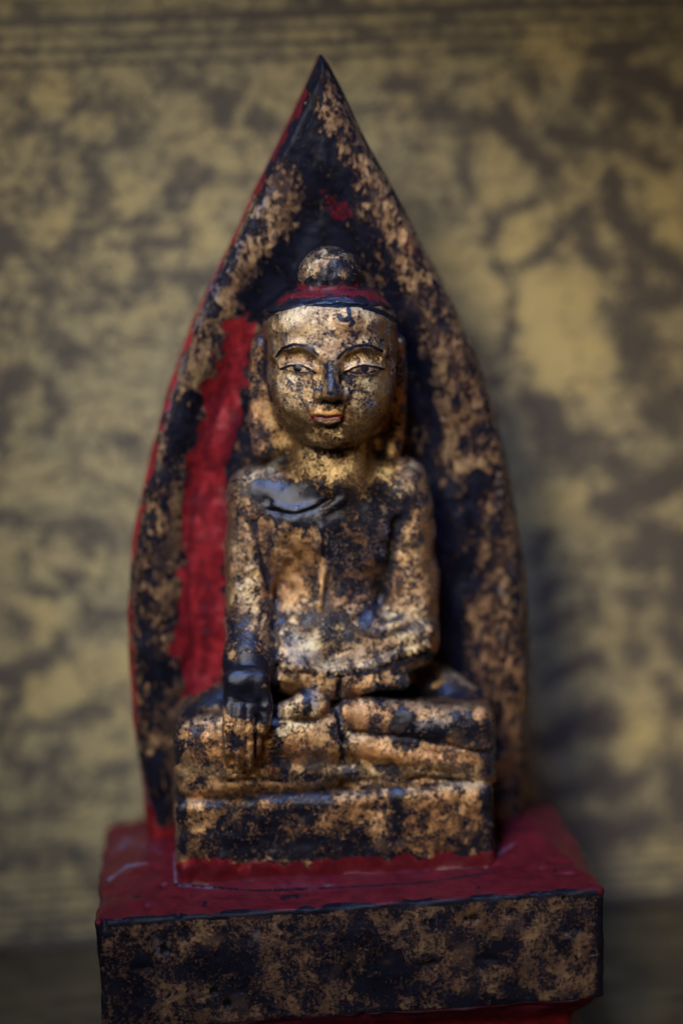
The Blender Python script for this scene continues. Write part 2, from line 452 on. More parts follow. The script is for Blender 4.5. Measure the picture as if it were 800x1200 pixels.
ridges = [([(322, 592, 0, 0), (345, 598, 0, 0), (370, 591, 0, 0)], 2.6), ([(372, 640, 0, 0), (378, 600, 0, 0), (402, 584, 0, 0)], 4),
          ([(378, 618, 0, 0), (379, 660, 0, 0), (374, 712, 0, 0)], 3.2),
          ([(440, 742, 0, 0), (475, 728, 0, 0), (503, 738, 0, 0)], 4.5),
          ([(330, 745, 0, 0), (345, 780, 0, 0), (380, 788, 0, 0)], 4)]
def onto(fn, pts, dv, r=None):
    return [(p[0], p[1], surf(fn, p[0], p[1])+dv, r if r else p[3]) for p in pts]
G_ = [(onto(body0, g, 1.0, w_), k) for g, w_, k in grooves]
R_ = [(onto(body0, g, -w_*.15, w_), 5) for g, w_ in ridges]
EARL = [(305, 404, 58, 11), (303, 440, 55, 11), (303, 490, 58, 11), (306, 528, 64, 11)]
EARR = [(465, 404, 58, 10), (466, 440, 56, 10), (465, 490, 60, 10), (461, 530, 70, 8)]
def figure(P):
    v = body0(P)
    near = v < 24
    if near.any():
        Pn = P[near]; u = v[near]
        for g, k in G_: u = smax(u, -chain(Pn, g), k)
        for g, k in R_: u = smin(u, chain(Pn, g), k)
        v = v.copy(); v[near] = u
    v = smin(v, hand(P), 4)
    v = smin(v, head(P), 7)
    v = smin(v, np.minimum(chain(P, EARL), chain(P, EARR)), 6)
    v = smin(v, rbox(P, c(386, 462, 36), (90, 30, 80), 26), 12)
    top = P[:, 2] < c(388, 540, 80)[2]
    n = vnoise(P, 26, 1)*1.6 + vnoise(P, 11, 2)*.9 + vnoise(P, 5, 3)*.35
    fade = np.where(top, 1., .35)
    v = v + n*fade
    return np.maximum(v, -4 - P[:, 1])
x0, z0 = c(190, 940, 90)[0], c(390, 935, 170)[2]
x1, z1 = c(592, 940, 90)[0], c(388, 318, 90)[2]
dx = (c(305, 430, 140)[0], c(472, 430, 140)[0]); dz = (c(388, 530, 140)[2], c(388, 355, 140)[2])
V, F = mesh_sdf(figure, grid(x0, x1, 1.9, dx, 1.05), grid(-8, 206, 1.9, (130, 190), 1.3), grid(z0, z1, 1.9, dz, 1.05))
FIGPAINT = """
H .75 110 20 390,440
H .25 34 14 300,690 330,640
H .9 30 16 300,545 470,555
H .15 30 14 345,660 330,700
H .1 22 10 470,620 445,690
H .35 30 12 480,640 490,740
H .85 16 10 285,640 290,720
H .9 24 12 345,740 440,735 490,730
H .1 26 10 330,880 240,880
H .1 20 8 420,830 500,825 560,830
H .1 16 8 430,885 560,890
H .9 12 6 365,830
H .9 14 6 345,845 330,850
H .8 10 6 460,855 530,850
H .8 8 5 215,905 400,905 570,908
B .56 12 6 299,395 296,450 300,530
B .66 12 6 470,395 472,450 466,530
H .1 14 6 299,395 300,530
H .1 14 6 472,395 468,530
B .3 75 16 388,400 388,460
B .36 34 20 350,395 420,395
B .47 20 12 425,400 455,400
B .38 26 14 450,470 440,500
B .5 13 7 343,462
B .56 12 6 427,463
B .4 12 6 420,480
B .44 14 8 375,512 360,505
B .68 7 4 388,430 388,450
B .75 5 2.5 388,452 388,462
B .58 9 5 400,440 402,455
B .6 6 4 383,476
B .38 20 10 330,480 335,500
B .3 10 5 352,384 395,372
B .22 14 6 340,372 400,368
B .62 3 1.5 365,474 383,473 402,475
B .55 3 2 372,500 383,502 396,500
B .5 9 5 375,455
W .55 22 14 350,395 385,400
W .5 16 10 342,450
W .45 10 8 385,435
B .5 26 12 300,545 330,550
B .52 16 8 470,570 500,575
B .88 17 5 306,578 345,582 385,598 415,592
B .9 16 5 330,600 370,605
B .74 26 8 395,605 455,590
B .66 16 7 395,640 400,690
B .62 18 7 410,650 430,690 425,720
B .68 12 5 450,640 445,690 
B .6 20 8 365,690 380,730 400,735
B .75 9 4 480,590 460,620
B .5 16 7 295,610 300,640
B .52 8 5 300,650 322,730
B .62 14 6 345,735 420,740
B .3 16 6 345,650 338,690
B .24 9 4 352,640 348,680
B .85 3 1.5 378,610 379,650
B .3 3 1.5 376,655 379,680 373,715
B .66 20 9 278,758 300,770 290,745
B .95 12 4 268,785 312,785 318,800
B .7 8 4 275,735 270,720
B .55 12 8 270,570 275,600
B 1.0 24 2.5 285,808 292,818
B 1.0 7 2 312,812 312,842
B .26 11 4 270,850 271,898
B .3 11 4 290,850 291,895
B .3 5 3 308,856
H .3 20 4 278,870
B .3 4 2 311,852 309,860
B .7 1.6 1.2 298,840 299,885
B .62 10 5 275,870
B .95 3 1.5 322,760 322,850 
B .7 6 3 324,870 326,895
B .55 14 6 225,855 240,870
B .5 20 8 230,890
B .5 16 6 350,760 340,770
W .8 20 7 345,768 358,762
B .3 20 7 345,768 358,762
W .9 9 5 366,812 370,830
W .5 14 8 360,745 420,750
W .7 10 6 450,740 495,735
W .6 10 6 490,700
W .5 12 8 280,690 290,720
B .9 5 2 358,812 360,832
B .92 4 2 386,790 430,787 455,778 505,768
B .65 8 4 440,770 500,758
B .6 14 7 470,790 505,790
B .5 10 5 530,800
B .85 7 3 445,812 480,812 560,812
W 1 5 3 440,806 470,812
B .85 12 4 470,842 478,868
B .85 7 3 490,864 515,862 
B .7 14 5 540,850 568,870
W .9 8 5 480,852 520,848 545,846
B .6 10 5 440,850
B .28 12 6 420,835 425,880
B .28 10 5 430,886 500,892
B .9 3 1.5 397,800 396,850 401,885
B .75 10 4 395,860
B .62 9 5 330,905 420,908
B .8 5 3 445,900 462,905
B .75 10 4 220,838 245,812
B .5 10 5 215,870
W .6 8 4 240,850 225,870
B .8 7 3 205,850 206,890
B .72 8 4 572,850 574,900
R .52 3 2 280,906 318,901 
"""  # black on the ears and in the finger gap partly paints shade
def facepaint():
    s = []
    def st(ch, v, r, so, pts): s.append(f"{ch} {v} {r} {so} " + ' '.join(f'{a},{b}' for a, b in pts))
    for b in (BROW_L, BROW_R): st('B', 1.4, 1.1, .9, b)
    for L_, U_ in ((LIDL_L, LIDU_L), (LIDL_R, LIDU_R)):
        st('B', .1, 1.2, .8, [(x, y+1.6) for x, y in L_]); st('B', .15, 1.1, .8, [(x, y-1) for x, y in U_])
        st('H', .2, 5, 3, U_)
        st('B', 1.15, 1.0, .8, [(x, y+1.6) for x, y in U_]); st('B', .8, .8, .7, L_)
        st('B', 1.5, .8, .7, [(x, y-4.5) for x, y in U_[1:-1]]) if 0 else None
    st('B', 1.6, 4.1, 1, [(348.5, 431.5)]); st('B', 1.6, 4.1, 1, [(427.5, 432)])
    st('R', .0, 3, 2, [(348, 432)])
    st('B', .1, 2.6, 1, [(366, 485), (374, 483), (383, 484.5), (392, 483), (400, 485)]); st('H', .1, 5, 2, [(366, 486), (400, 487)])
    st('B', .85, 1.6, .9, [(367, 490), (383, 492), (399, 490)]); st('R', .9, 1.9, .9, [(366, 489.4), (375, 490.2), (383, 491.2), (392, 490.2), (400, 489.4)])
    st('B', .1, 3, 1.5, [(372, 467), (380, 466), (396, 466)]); st('B', 1.6, 1.4, .8, [(383, 470), (379, 470)]); st('B', 1.6, 1.4, .8, [(395, 470), (398, 470)])
    st('B', 1.6, 1.9, .8, [(408, 362), (409.5, 369), (406.5, 376), (399, 374), (397.5, 370)]); st('B', 1.6, 1.7, .8, [(409, 372), (414, 378), (411, 381)])
    st('B', 1.6, 2.2, 1.2, [(312, 372), (325, 362), (345, 354), (370, 356), (395, 358), (420, 357), (450, 367), (464, 376)])
    st('B', .9, 2, 1.5, [(311, 400), (311, 440), (318, 470)])
    return '\n'.join(s)
A = paint(V, (.40, 0, .45, .1), FIGPAINT + facepaint())
dk = V[:, 1] < 22
A[dk, 0] = np.maximum(A[dk, 0], .8)
fig = link_mesh('seated_figure', V, F, M_fig, statue, relief_black(A, V, F, .34, .08))
fig['label'] = 'seated gilt figure with one hand lowered over its shin'

# hair cap and topknot
hz = c(388, 357, 150)[2]
def hair(P):
    v = head0(P)-1.6
    v = smin(v, ell(P, c(388, 350, 82), (56, 54, 19)), 8)
    v = v + vnoise(P, 9, 5)*.7 + vnoise(P, 4, 6)*.3
    cut = hz - (P[:, 2] + (P[:, 1]-150)*.12) + ((P[:, 0]-c(388, 0, 150)[0])/62)**2*(-9) + vnoise(P, 8, 7)*1.2
    cut = hz - P[:, 2] - ((P[:, 0]-c(388, 357, 150)[0])/66)**2*9*1.0 + vnoise(P, 8, 7)*1.2
    return smax(v, cut, 2)
hx0, hx1 = c(300, 350, 90)[0], c(480, 350, 90)[0]
V, F = mesh_sdf(hair, grid(hx0, hx1, 1.4), grid(8, 170, 1.4), grid(c(388, 395, 150)[2], c(388, 322, 84)[2], 1.4))
A = paint(V, (.92, .15, .5, .2), """
R .72 5 4 328,352 345,344 388,343 428,344 450,352
R .3 5 3 385,350
B .3 4 3 345,352 380,353
W .5 5 4 350,333 390,333
R .1 4 2 318,368 345,356 375,357 395,359 425,358 456,370
B 1 4 2 318,366 345,353 375,355 395,357 425,356 456,368
""")
link_mesh('hair', V, F, M_fig, fig, A)
def knot(P):
    v = ell(P, c(386, 324, 84), (37, 37, 34))
    v = smin(v, cone(P, c(386, 322, 84), c(387, 345, 84), 30, 40), 8)
    v = v + vnoise(P, 9, 9)*1.1 + vnoise(P, 4.5, 10)*.5
    return v
V, F = mesh_sdf(knot, grid(c(334, 320, 84)[0], c(438, 320, 84)[0], 1.3), grid(34, 136, 1.3), grid(c(386, 392, 84)[2], c(386, 280, 84)[2], 1.3))
A = paint(V, (.72, .1, .7, .3), """
B .38 16 6 362,312 380,305
B .9 7 3 385,325 395,310 
B .4 8 4 405,320
B .85 8 4 418,325
B .35 6 3 355,326
B .9 5 3 350,331 385,331 422,331
W .9 9 5 388,318
R .8 6 4 345,338 386,343 428,338
""")
link_mesh('topknot', V, F, M_fig, fig, A)

# twisted hem of the robe crossing the lap
H1 = [(392, 790), (408, 788), (424, 784), (438, 778), (452, 772), (468, 767), (484, 764), (500, 757), (510, 748)]
def beads():
    pts = []
    for a, b in zip(H1[:-1], H1[1:]):
        n = max(1, int(math.hypot(b[0]-a[0], b[1]-a[1])/7))
        for i in range(n):
            t = i/n; pts.append((a[0]+(b[0]-a[0])*t, a[1]+(b[1]-a[1])*t))
    return pts
random.seed(4)
def figcheap(P): return np.minimum(body0(P), hand(P))
BD = [(x, y+random.uniform(-1, 1), surf(figcheap, x, y)) for x, y in beads()]
def hem(P):
    v = None
    for i, (x, y, f) in enumerate(BD):
        a, b = c(x-3.4, y-2.2, f-.6), c(x+3.4, y+1.4, f-.6)
        e = cone(P, a, b, 2.7, 3.2)
        v = e if v is None else smin(v, e, 1.4)
    base = chain(P, [(x, y-4, f-3, 4) for x, y, f in BD[::2]])
    return smin(v, base, 2) + vnoise(P, 5, 12)*.5
V, F = mesh_sdf(hem, grid(c(380, 780, 130)[0], c(524, 780, 130)[0], 1.2), grid(60, 180, 1.2), grid(c(450, 806, 130)[2], c(450, 735, 130)[2], 1.2))
A = paint(V, (.42, 0, .8, .3), "B .9 3 2 392,796 430,790 455,781 505,766\nB .6 6 4 470,772\nW .8 5 3 430,780 460,768")
link_mesh('robe_hem', V, F, M_fig, fig, A)

# ---- seat block
def seat(P):
    v = rbox(P, c(389, 966, 86), (189, 84, 66), 14)
    lip = rbox(P, c(389, 1016, 89), (192, 90, 15), 8)
    v = smin(v, lip, 5)
    for a in range(5):
        pass
    return v + vnoise(P, 30, 21)*2.2 + vnoise(P, 12, 22)*1.2 + vnoise(P, 6, 23)*.4
V, F = mesh_sdf(seat, grid(c(190, 960, 90)[0], c(600, 960, 90)[0], 2.1), grid(-6, 184, 2.1), grid(c(390, 1050, 165)[2], c(390, 895, 165)[2], 2.1))
A = paint(V, (.42, 0, .35, .1), """
B .68 26 10 340,935 370,945
B .58 30 10 300,945
B .6 20 8 240,935
B .78 16 8 250,980 280,985 320,975
B .74 14 6 340,995 420,980 440,995
B .4 18 8 400,955 440,945
B .36 18 8 510,940 550,950
B .34 14 8 240,965 225,950
B .95 6 3 463,905 466,960 465,1005
B .62 14 6 465,990
B .8 12 5 545,995 575,980
B .75 7 4 250,1003 330,1000 420,1003
B .85 5 3 213,1000 214,960 210,920
B .8 7 4 574,930 575,990
H .8 6 4 230,918 400,915 570,920
W .5 6 5 420,915 560,916
B .95 13 4 205,1026 300,1027 400,1024 500,1018 582,1009
R 1.3 13 3 205,1026 300,1027 400,1024 500,1018 582,1009
R .9 8 3 215,1016 300,1018
""")
link_mesh('seat_block', V, F, M_fig, statue, relief_black(A, V, F))

# ---- backplate
def spline(pts, n=12):
    p = np.array(pts, float); out = []
    q = np.vstack([2*p[0]-p[1], p, 2*p[-1]-p[-2]])
    for i in range(1, len(q)-2):
        for t in np.linspace(0, 1, n, endpoint=False):
            out.append(.5*((2*q[i]) + (-q[i-1]+q[i+1])*t + (2*q[i-1]-5*q[i]+4*q[i+1]-q[i+2])*t*t + (-q[i-1]+3*q[i]-3*q[i+1]+q[i+2])*t**3))
    out.append(p[-1]); return np.array(out)
OL = [(376, 62), (366, 84), (352, 114), (328, 165), (300, 220), (266, 290), (238, 350), (214, 412), (193, 475), (174, 545), (160, 615), (151, 700), (152, 780), (158, 860), (166, 925), (174, 1000)]
OR = [(376, 62), (388, 80), (404, 110), (430, 165), (456, 213), (482, 262), (506, 306), (530, 350), (552, 400), (572, 455), (589, 515), (602, 580), (612, 650), (620, 715), (622, 780), (620, 860), (615, 930), (610, 1000)]
IL = [(372, 215), (350, 250), (310, 315), (280, 372), (252, 430), (232, 500), (213, 580), (205, 660), (206, 740), (214, 820), (205, 1000)]
IR = [(372, 215), (400, 255), (440, 310), (478, 370), (508, 440), (530, 520), (542, 610), (550, 700), (552, 790), (546, 880), (545, 1000)]
FR = 40.
def poly(L_, R_, f):
    q = np.vstack([spline(L_), spline(R_)[::-1]])
    return np.array([[U(a, b, f)[0], U(a, b, f)[2]] for a, b in q])
PO, PI_ = poly(OL, OR, 20), poly(IL, IR, 20)
def sd_poly(P2, poly):
    d = np.full(len(P2), 1e9, np.float32); s = np.ones(len(P2), bool)
    n = len(poly)
    for i in range(n):
        a, b = poly[i], poly[(i+1) % n]
        ab = b-a
        if ab@ab < 1e-6: continue
        q = P2-a; t = np.clip(q@ab/(ab@ab), 0, 1)
        d = np.minimum(d, ((q-t[:, None]*ab)**2).sum(1))
        cnd = (P2[:, 1] >= a[1]) != (P2[:, 1] >= b[1])
        xi = a[0]+(P2[:, 1]-a[1])*ab[0]/(ab[1] if abs(ab[1]) > 1e-9 else 1e-9)
        s ^= cnd & (P2[:, 0] < xi)
    return np.where(s, 1, -1)*np.sqrt(d)
def sstep(a, b, x):
    t = np.clip((x-a)/(b-a), 0, 1); return t*t*(3-2*t)
st_ = 2.2*Q
xs = np.arange(U(140, 700, 20)[0], U(634, 700, 20)[0], st_); zs = np.arange(U(390, 1010, 0)[2], U(376, 50, 0)[2], st_)
gx, gz = np.meshgrid(xs, zs, indexing='ij'); P2 = np.stack([gx.ravel(), gz.ravel()], 1)
P3 = np.stack([P2[:, 0], np.zeros(len(P2)), P2[:, 1]], 1).astype(np.float32)
wob = vnoise(P3, 60, 31)*2.2 + vnoise(P3, 22, 32)*1.2 + np.maximum(vnoise(P3, 13, 36)-.5, 0)*3
wob *= np.clip((U(376, 62, 20)[2]-P2[:, 1])/260, .12, 1)
dO = sd_poly(P2, PO) + wob; dI = sd_poly(P2, PI_) + wob*1.8
amp = 9 + 11*sstep(U(380, 300, 10)[2], U(380, 480, 10)[2], P2[:, 1])
rim = sstep(-18, 24, dI)                     # 1 on the rim, 0 in the recess
hgt = 38 - amp*(1-rim) + vnoise(P3, 45, 33)*3 + vnoise(P3, 16, 34, (1, 1, .5))*1.8 + vnoise(P3, 7, 35)*.6
hgt = np.where(dI < -2, hgt + 0, hgt)
edge = np.clip((dO+13)/13, 0, 1)            # rounded chamfer at the outline
hgt = hgt - 20*edge**1.6 - 3*np.clip((dO+30)/30, 0, 1)
dO_ = dO.reshape(gx.shape); H_ = hgt.reshape(gx.shape)
fs = np.arange(-46, 56, 2.2*Q)
def plate_sdf():
    ff = fs[None, :, None]
    a = np.maximum(dO_[:, None, :], ff - H_[:, None, :])
    return np.maximum(a, -38 - ff)
PV = plate_sdf().astype(np.float32)
def gridfn(P):
    i = np.rint((P[:, 0]-xs[0])/st_).astype(int).clip(0, len(xs)-1); j = np.rint((P[:, 1]-fs[0])/(2.2*Q)).astype(int).clip(0, len(fs)-1)
    k = np.rint((P[:, 2]-zs[0])/st_).astype(int).clip(0, len(zs)-1)
    return PV[i, j, k]
V, F = mesh_sdf(gridfn, xs, fs, zs, blocks=False)
PLPAINT = """
B .55 60 20 372,150 372,240
B .8 22 9 370,100 355,150 345,190
B .86 30 10 380,175 375,235 400,260
B .4 6 4 378,85 392,110 404,140
B .48 16 7 385,120 410,170
B .4 14 7 420,185 440,225 455,260
B .44 20 8 330,230 320,270 300,300
B .36 20 8 300,300 275,350
B .86 26 8 300,350 330,320 360,290 440,300
B .78 22 9 420,280 455,320 480,370 490,420
B .42 20 8 470,280 500,330 520,380
B .6 14 8 500,340 530,400
B .5 22 10 520,440 545,500
B .82 14 7 484,460 494,540 502,600
B .42 14 7 512,420 520,480 540,560
B .85 12 7 512,580 520,640 524,700
B .75 12 8 492,430 498,520
B .62 22 10 560,520 580,620
B .56 22 10 590,700 590,800
B .92 17 7 526,680 528,800 540,860
B .9 10 5 555,560 550,640 548,700
B .42 12 6 600,820 600,930 590,960
B .5 18 10 570,700 575,800
B .38 22 10 245,410 230,450
B .95 10 4 228,470 215,500 207,540
B .9 8 3 212,480 205,520
B .36 18 8 225,560 200,620 190,700
B .6 12 6 180,630 172,680 180,760
B .86 14 6 178,770 190,800 185,850
B .6 20 8 190,830 195,900
B .85 12 5 178,900 182,950
B .5 8 5 205,860 208,900
R .95 18 5 283,390 268,440 258,500
R 1.1 22 4 262,470 245,540 238,600
R 1.2 26 3 243,600 236,680 236,760
R 1.1 22 4 232,760 235,820 225,860
B .8 4 4 268,430 250,490 240,540
B .85 3 3 232,570 222,640 220,700 224,760
B .75 5 5 256,600 250,680
B .85 4 4 243,720 238,790
R .6 3 3 262,560 258,640
R .55 4 4 226,600 214,640
R .8 6 3 300,380 290,400
B .97 6 4 288,470 272,510 266,540
R .55 14 9 385,235 400,250
R .5 12 8 480,285
R .45 10 8 310,420
R 1.3 9 3 350,110 322,165 292,222 258,290 230,350 207,412 187,475
R 1.3 9 3 187,475 168,545 154,615 147,660
R 1.1 6 3 147,700 150,780 157,860
R 1.2 7 3 160,900 166,930 180,975
B .9 7 3 362,90 345,130 318,185 300,225
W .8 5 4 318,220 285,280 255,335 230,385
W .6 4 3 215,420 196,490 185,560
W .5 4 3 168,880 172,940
B 1 8 3 392,72 412,112 440,170 466,215 492,262 518,306 542,350 564,400 584,455 601,515 614,580
B .8 6 4 612,580 624,650 630,715 632,780 630,860 624,930
R 1.1 14 5 178,985 200,985
R 1.0 12 5 600,975
W .9 3 2 586,690 590,700
W .9 3 2 582,735 588,745
W .8 3 2 584,555 583,600
B 1 8 4 378,55 378,72
H .7 60 30 250,400 190,650
H .2 60 30 560,800 600,900
"""  # pale W strokes along the left rim are highlights painted into the colour
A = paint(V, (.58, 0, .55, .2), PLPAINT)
bk = V[:, 1] < -8
A[bk] = np.where((proj(V)[0][bk] < 385)[:, None], (.6, .9, .3, .1), (1., 0, .3, 0))
plate = link_mesh('backplate', V, F, M_plate, statue, relief_black(A, V, F))

# ---- plinth
FB = 246.
pl, pr = U(112, 1079, FB), U(708, 1045, FB)
zt = (pl[2]+pr[2])/2; zb = U(410, 1192, FB)[2]
xl, xr = pl[0], pr[0]
zfoot = U(385, 985, 6)[2]
def plinth(P):
    x, f, z = P.T
    band = np.maximum(np.maximum(xl-x, x-xr), np.maximum(f-FB, -72-f))
    e = np.stack([np.maximum(xl-x, x-xr)+6, np.maximum(f-FB, -72-f)+6], 1)
    band = np.sqrt((np.maximum(e, 0)**2).sum(1)) + np.minimum(e.max(1), 0) - 6
    top = zt + np.minimum.reduce([(FB-f)*.16+0*x, (x-xl)*.46, (xr-x)*.46, 24+0*x, (f+90)*.6])
    v = smax(band, (z-top)*.93, 5)
    v = smax(v, zb-z, 4)
    v = v + np.maximum(vnoise(P, 17, 45)-.5, 0)*9 + np.maximum(vnoise(P, 34, 46)-.55, 0)*9
    return v + vnoise(P, 40, 41)*2.6 + vnoise(P, 15, 42)*1.2 + vnoise(P, 7, 43)*.4
V, F = mesh_sdf(plinth, grid(xl-10, xr+10, 2.6), grid(-82, FB+9, 2.6), grid(zb-8, zt+36, 2.2))
print('TOP', zt, zfoot, zb, ZT)
fr = V[:, 1] > FB-9
A = paint(V, (.56, 0, .55, .3), """
B .5 26 12 200,1110
B .78 26 12 160,1130 150,1160
B .8 30 12 240,1140 300,1150
B .5 14 6 290,1095
B .52 26 12 340,1090 330,1160
B .8 34 12 420,1120 470,1150
B .5 24 12 470,1085 520,1100
B .45 26 10 580,1090 640,1080
B .45 30 12 640,1130 680,1150
B .8 14 6 560,1120 600,1110
B .75 16 6 600,1170 540,1180
B .75 12 6 660,1110
B .5 16 8 200,1160 260,1175
W 1 10 5 190,1110
W 1 3 2 655,1088 668,1098 678,1092
W .8 4 3 300,1090 298,1140
B .95 4 3 114,1080 114,1190
B .95 5 3 705,1060 706,1160
""")
topm = (V[:, 2] > zt-4.5+vnoise(V.astype(np.float32), 18, 44)*1.5)
B_ = paint(V, (.85, 1.15, .3, .0), """
W .5 7 6 130,1000 150,985 190,1000
W .4 3 4 300,1040 400,1037
W .9 2.4 3 128,1030 150,1015 172,1012
W .9 2 2 205,1000 206,1034
W .8 2 3 583,1000 600,990
W .8 2 3 210,1037 260,1042
R .35 4 4 330,1052 350,1050
R .3 5 5 160,1050
R .35 4 4 560,1040
R .3 4 5 650,1020
R .3 6 6 620,1000
R .2 2 3 205,1036 300,1044 400,1040 500,1034 580,1022
R .4 6 4 240,1058
R .5 9 5 190,985

""")
A[topm] = B_[topm]
A[topm, 0] = .9
px, py = proj(V)
A[topm & (V[:, 2] < zt+1) & (V[:, 1] > FB-12)] = (.95, .2, .3, .1)
A[topm & (V[:, 2] < zt+1) & ((V[:, 0] < xl+9) | (V[:, 0] > xr-9))] = (.95, .5, .3, .2)
bl = (V[:, 2] < zb+3); A[bl] = (.9, .85, .3, .5)
plo = link_mesh('plinth', V, F, M_plinth, statue, relief_black(A, V, F, .4, .3))
def foot(P):
    x, f, z = P.T
    t = np.clip((zb-z)/max(zb-ZT, 1), 0, 1)
    ins = 10 + 26*sstep(0, .45, t) - 22*sstep(.6, .75, t)
    e = np.stack([np.maximum(xl-x, x-xr)+ins+5, np.maximum(f-FB, -72-f)+ins+5], 1)
    v = np.sqrt((np.maximum(e, 0)**2).sum(1)) + np.minimum(e.max(1), 0) - 5
    v = smax(v*.85, z-zb-3, 3)
    v = v + vnoise(P, 30, 51)*1.5 + vnoise(P, 10, 52)*.7
    return smax(v, ZT+.3-z, 2)
V, F = mesh_sdf(foot, grid(xl-8, xr+8, 3), grid(-80, FB+6, 3), grid(ZT-5, zb+8, 2.6))
A = np.tile(np.array((.85, 1.1, .3, .15), np.float32), (len(V), 1))
link_mesh('plinth_foot', V, F, M_plinth, statue, A)

# ------------------------------------------------------------------ table
def hit_table(px, py):
    v = ray(px, py); t = (ZT-CAM[2])/v[2]; return CAM+t*v
wb = hit_table(50, 1112)
print('wall y', wb)
PHI = math.radians(6.0)
wx = np.array([math.cos(PHI), math.sin(PHI), 0.]); wn = np.array([math.sin(PHI), -math.cos(PHI), 0.])
W0 = wb - wx*(wb[0]/wx[0]); W0[2] = ZT
N = NT('dark_table_lacquer')
tc = N.n('ShaderNodeTexCoord'); mp = N.n('ShaderNodeMapping'); N.l(tc.outputs['Object'], mp.inputs[0]); mp.inputs['Scale'].default_value = (.25/S, 1/S, 1/S)
n1 = N.noise(mp.outputs[0], .03, 8, .65); n2 = N.noise(mp.outputs[0], .2, 4, .6)
N.l(N.mix(N.ramp(n1, .35, .65), (.010, .007, .003), (.04, .027, .010)), N.b.inputs['Base Color'])
N.l(N.math('ADD', .08, N.math('MULTIPLY', n2, .12)), N.b.inputs['Roughness'])
N.b.inputs['IOR'].default_value = 1.5
bp = N.n('ShaderNodeBump'); bp.inputs['Distance'].default_value = S*.25; N.l(n2, bp.inputs['Height']); N.l(bp.outputs[0], N.b.inputs['Normal'])
def box_mesh(name, lo, hi, mat):
    import bmesh
    bm = bmesh.new()
    bmesh.ops.create_cube(bm, size=1)
    for v in bm.verts:
        v.co = Vector([(lo[i]+hi[i])/2 + v.co[i]*(hi[i]-lo[i]) for i in range(3)])
    bmesh.ops.bevel(bm, geom=bm.edges[:], offset=3*S, segments=2, affect='EDGES')
    me = bpy.data.meshes.new(name); bm.to_mesh(me); bm.free(); me.materials.append(mat)
    o = bpy.data.objects.new(name, me); COL.objects.link(o); return o
tb = box_mesh('table_top', (-1300*S, -900*S, -60*S), (1300*S, (W0[1]+150)*S, 0), N.m)
tb['kind'] = 'structure'

# ------------------------------------------------------------------ painted panel behind
us = np.arange(-1150, 1150, 5.5); vs = np.arange(0, 1750, 3.2)
gu, gv = np.meshgrid(us, vs, indexing='ij')
PW = W0 + gu.reshape(-1, 1)*wx + gv.reshape(-1, 1)*np.array([0, 0, 1.])
px, py = proj_raw(PW)
Lw = np.stack([gu.ravel(), np.zeros(gu.size), gv.ravel()], 1).astype(np.float32)
nu, nv = len(us), len(vs)
i0 = (np.arange(nu-1)[:, None]*nv + np.arange(nv-1)[None, :]).ravel()
Fq = np.stack([i0, i0+nv, i0+nv+1, i0+1], 1)
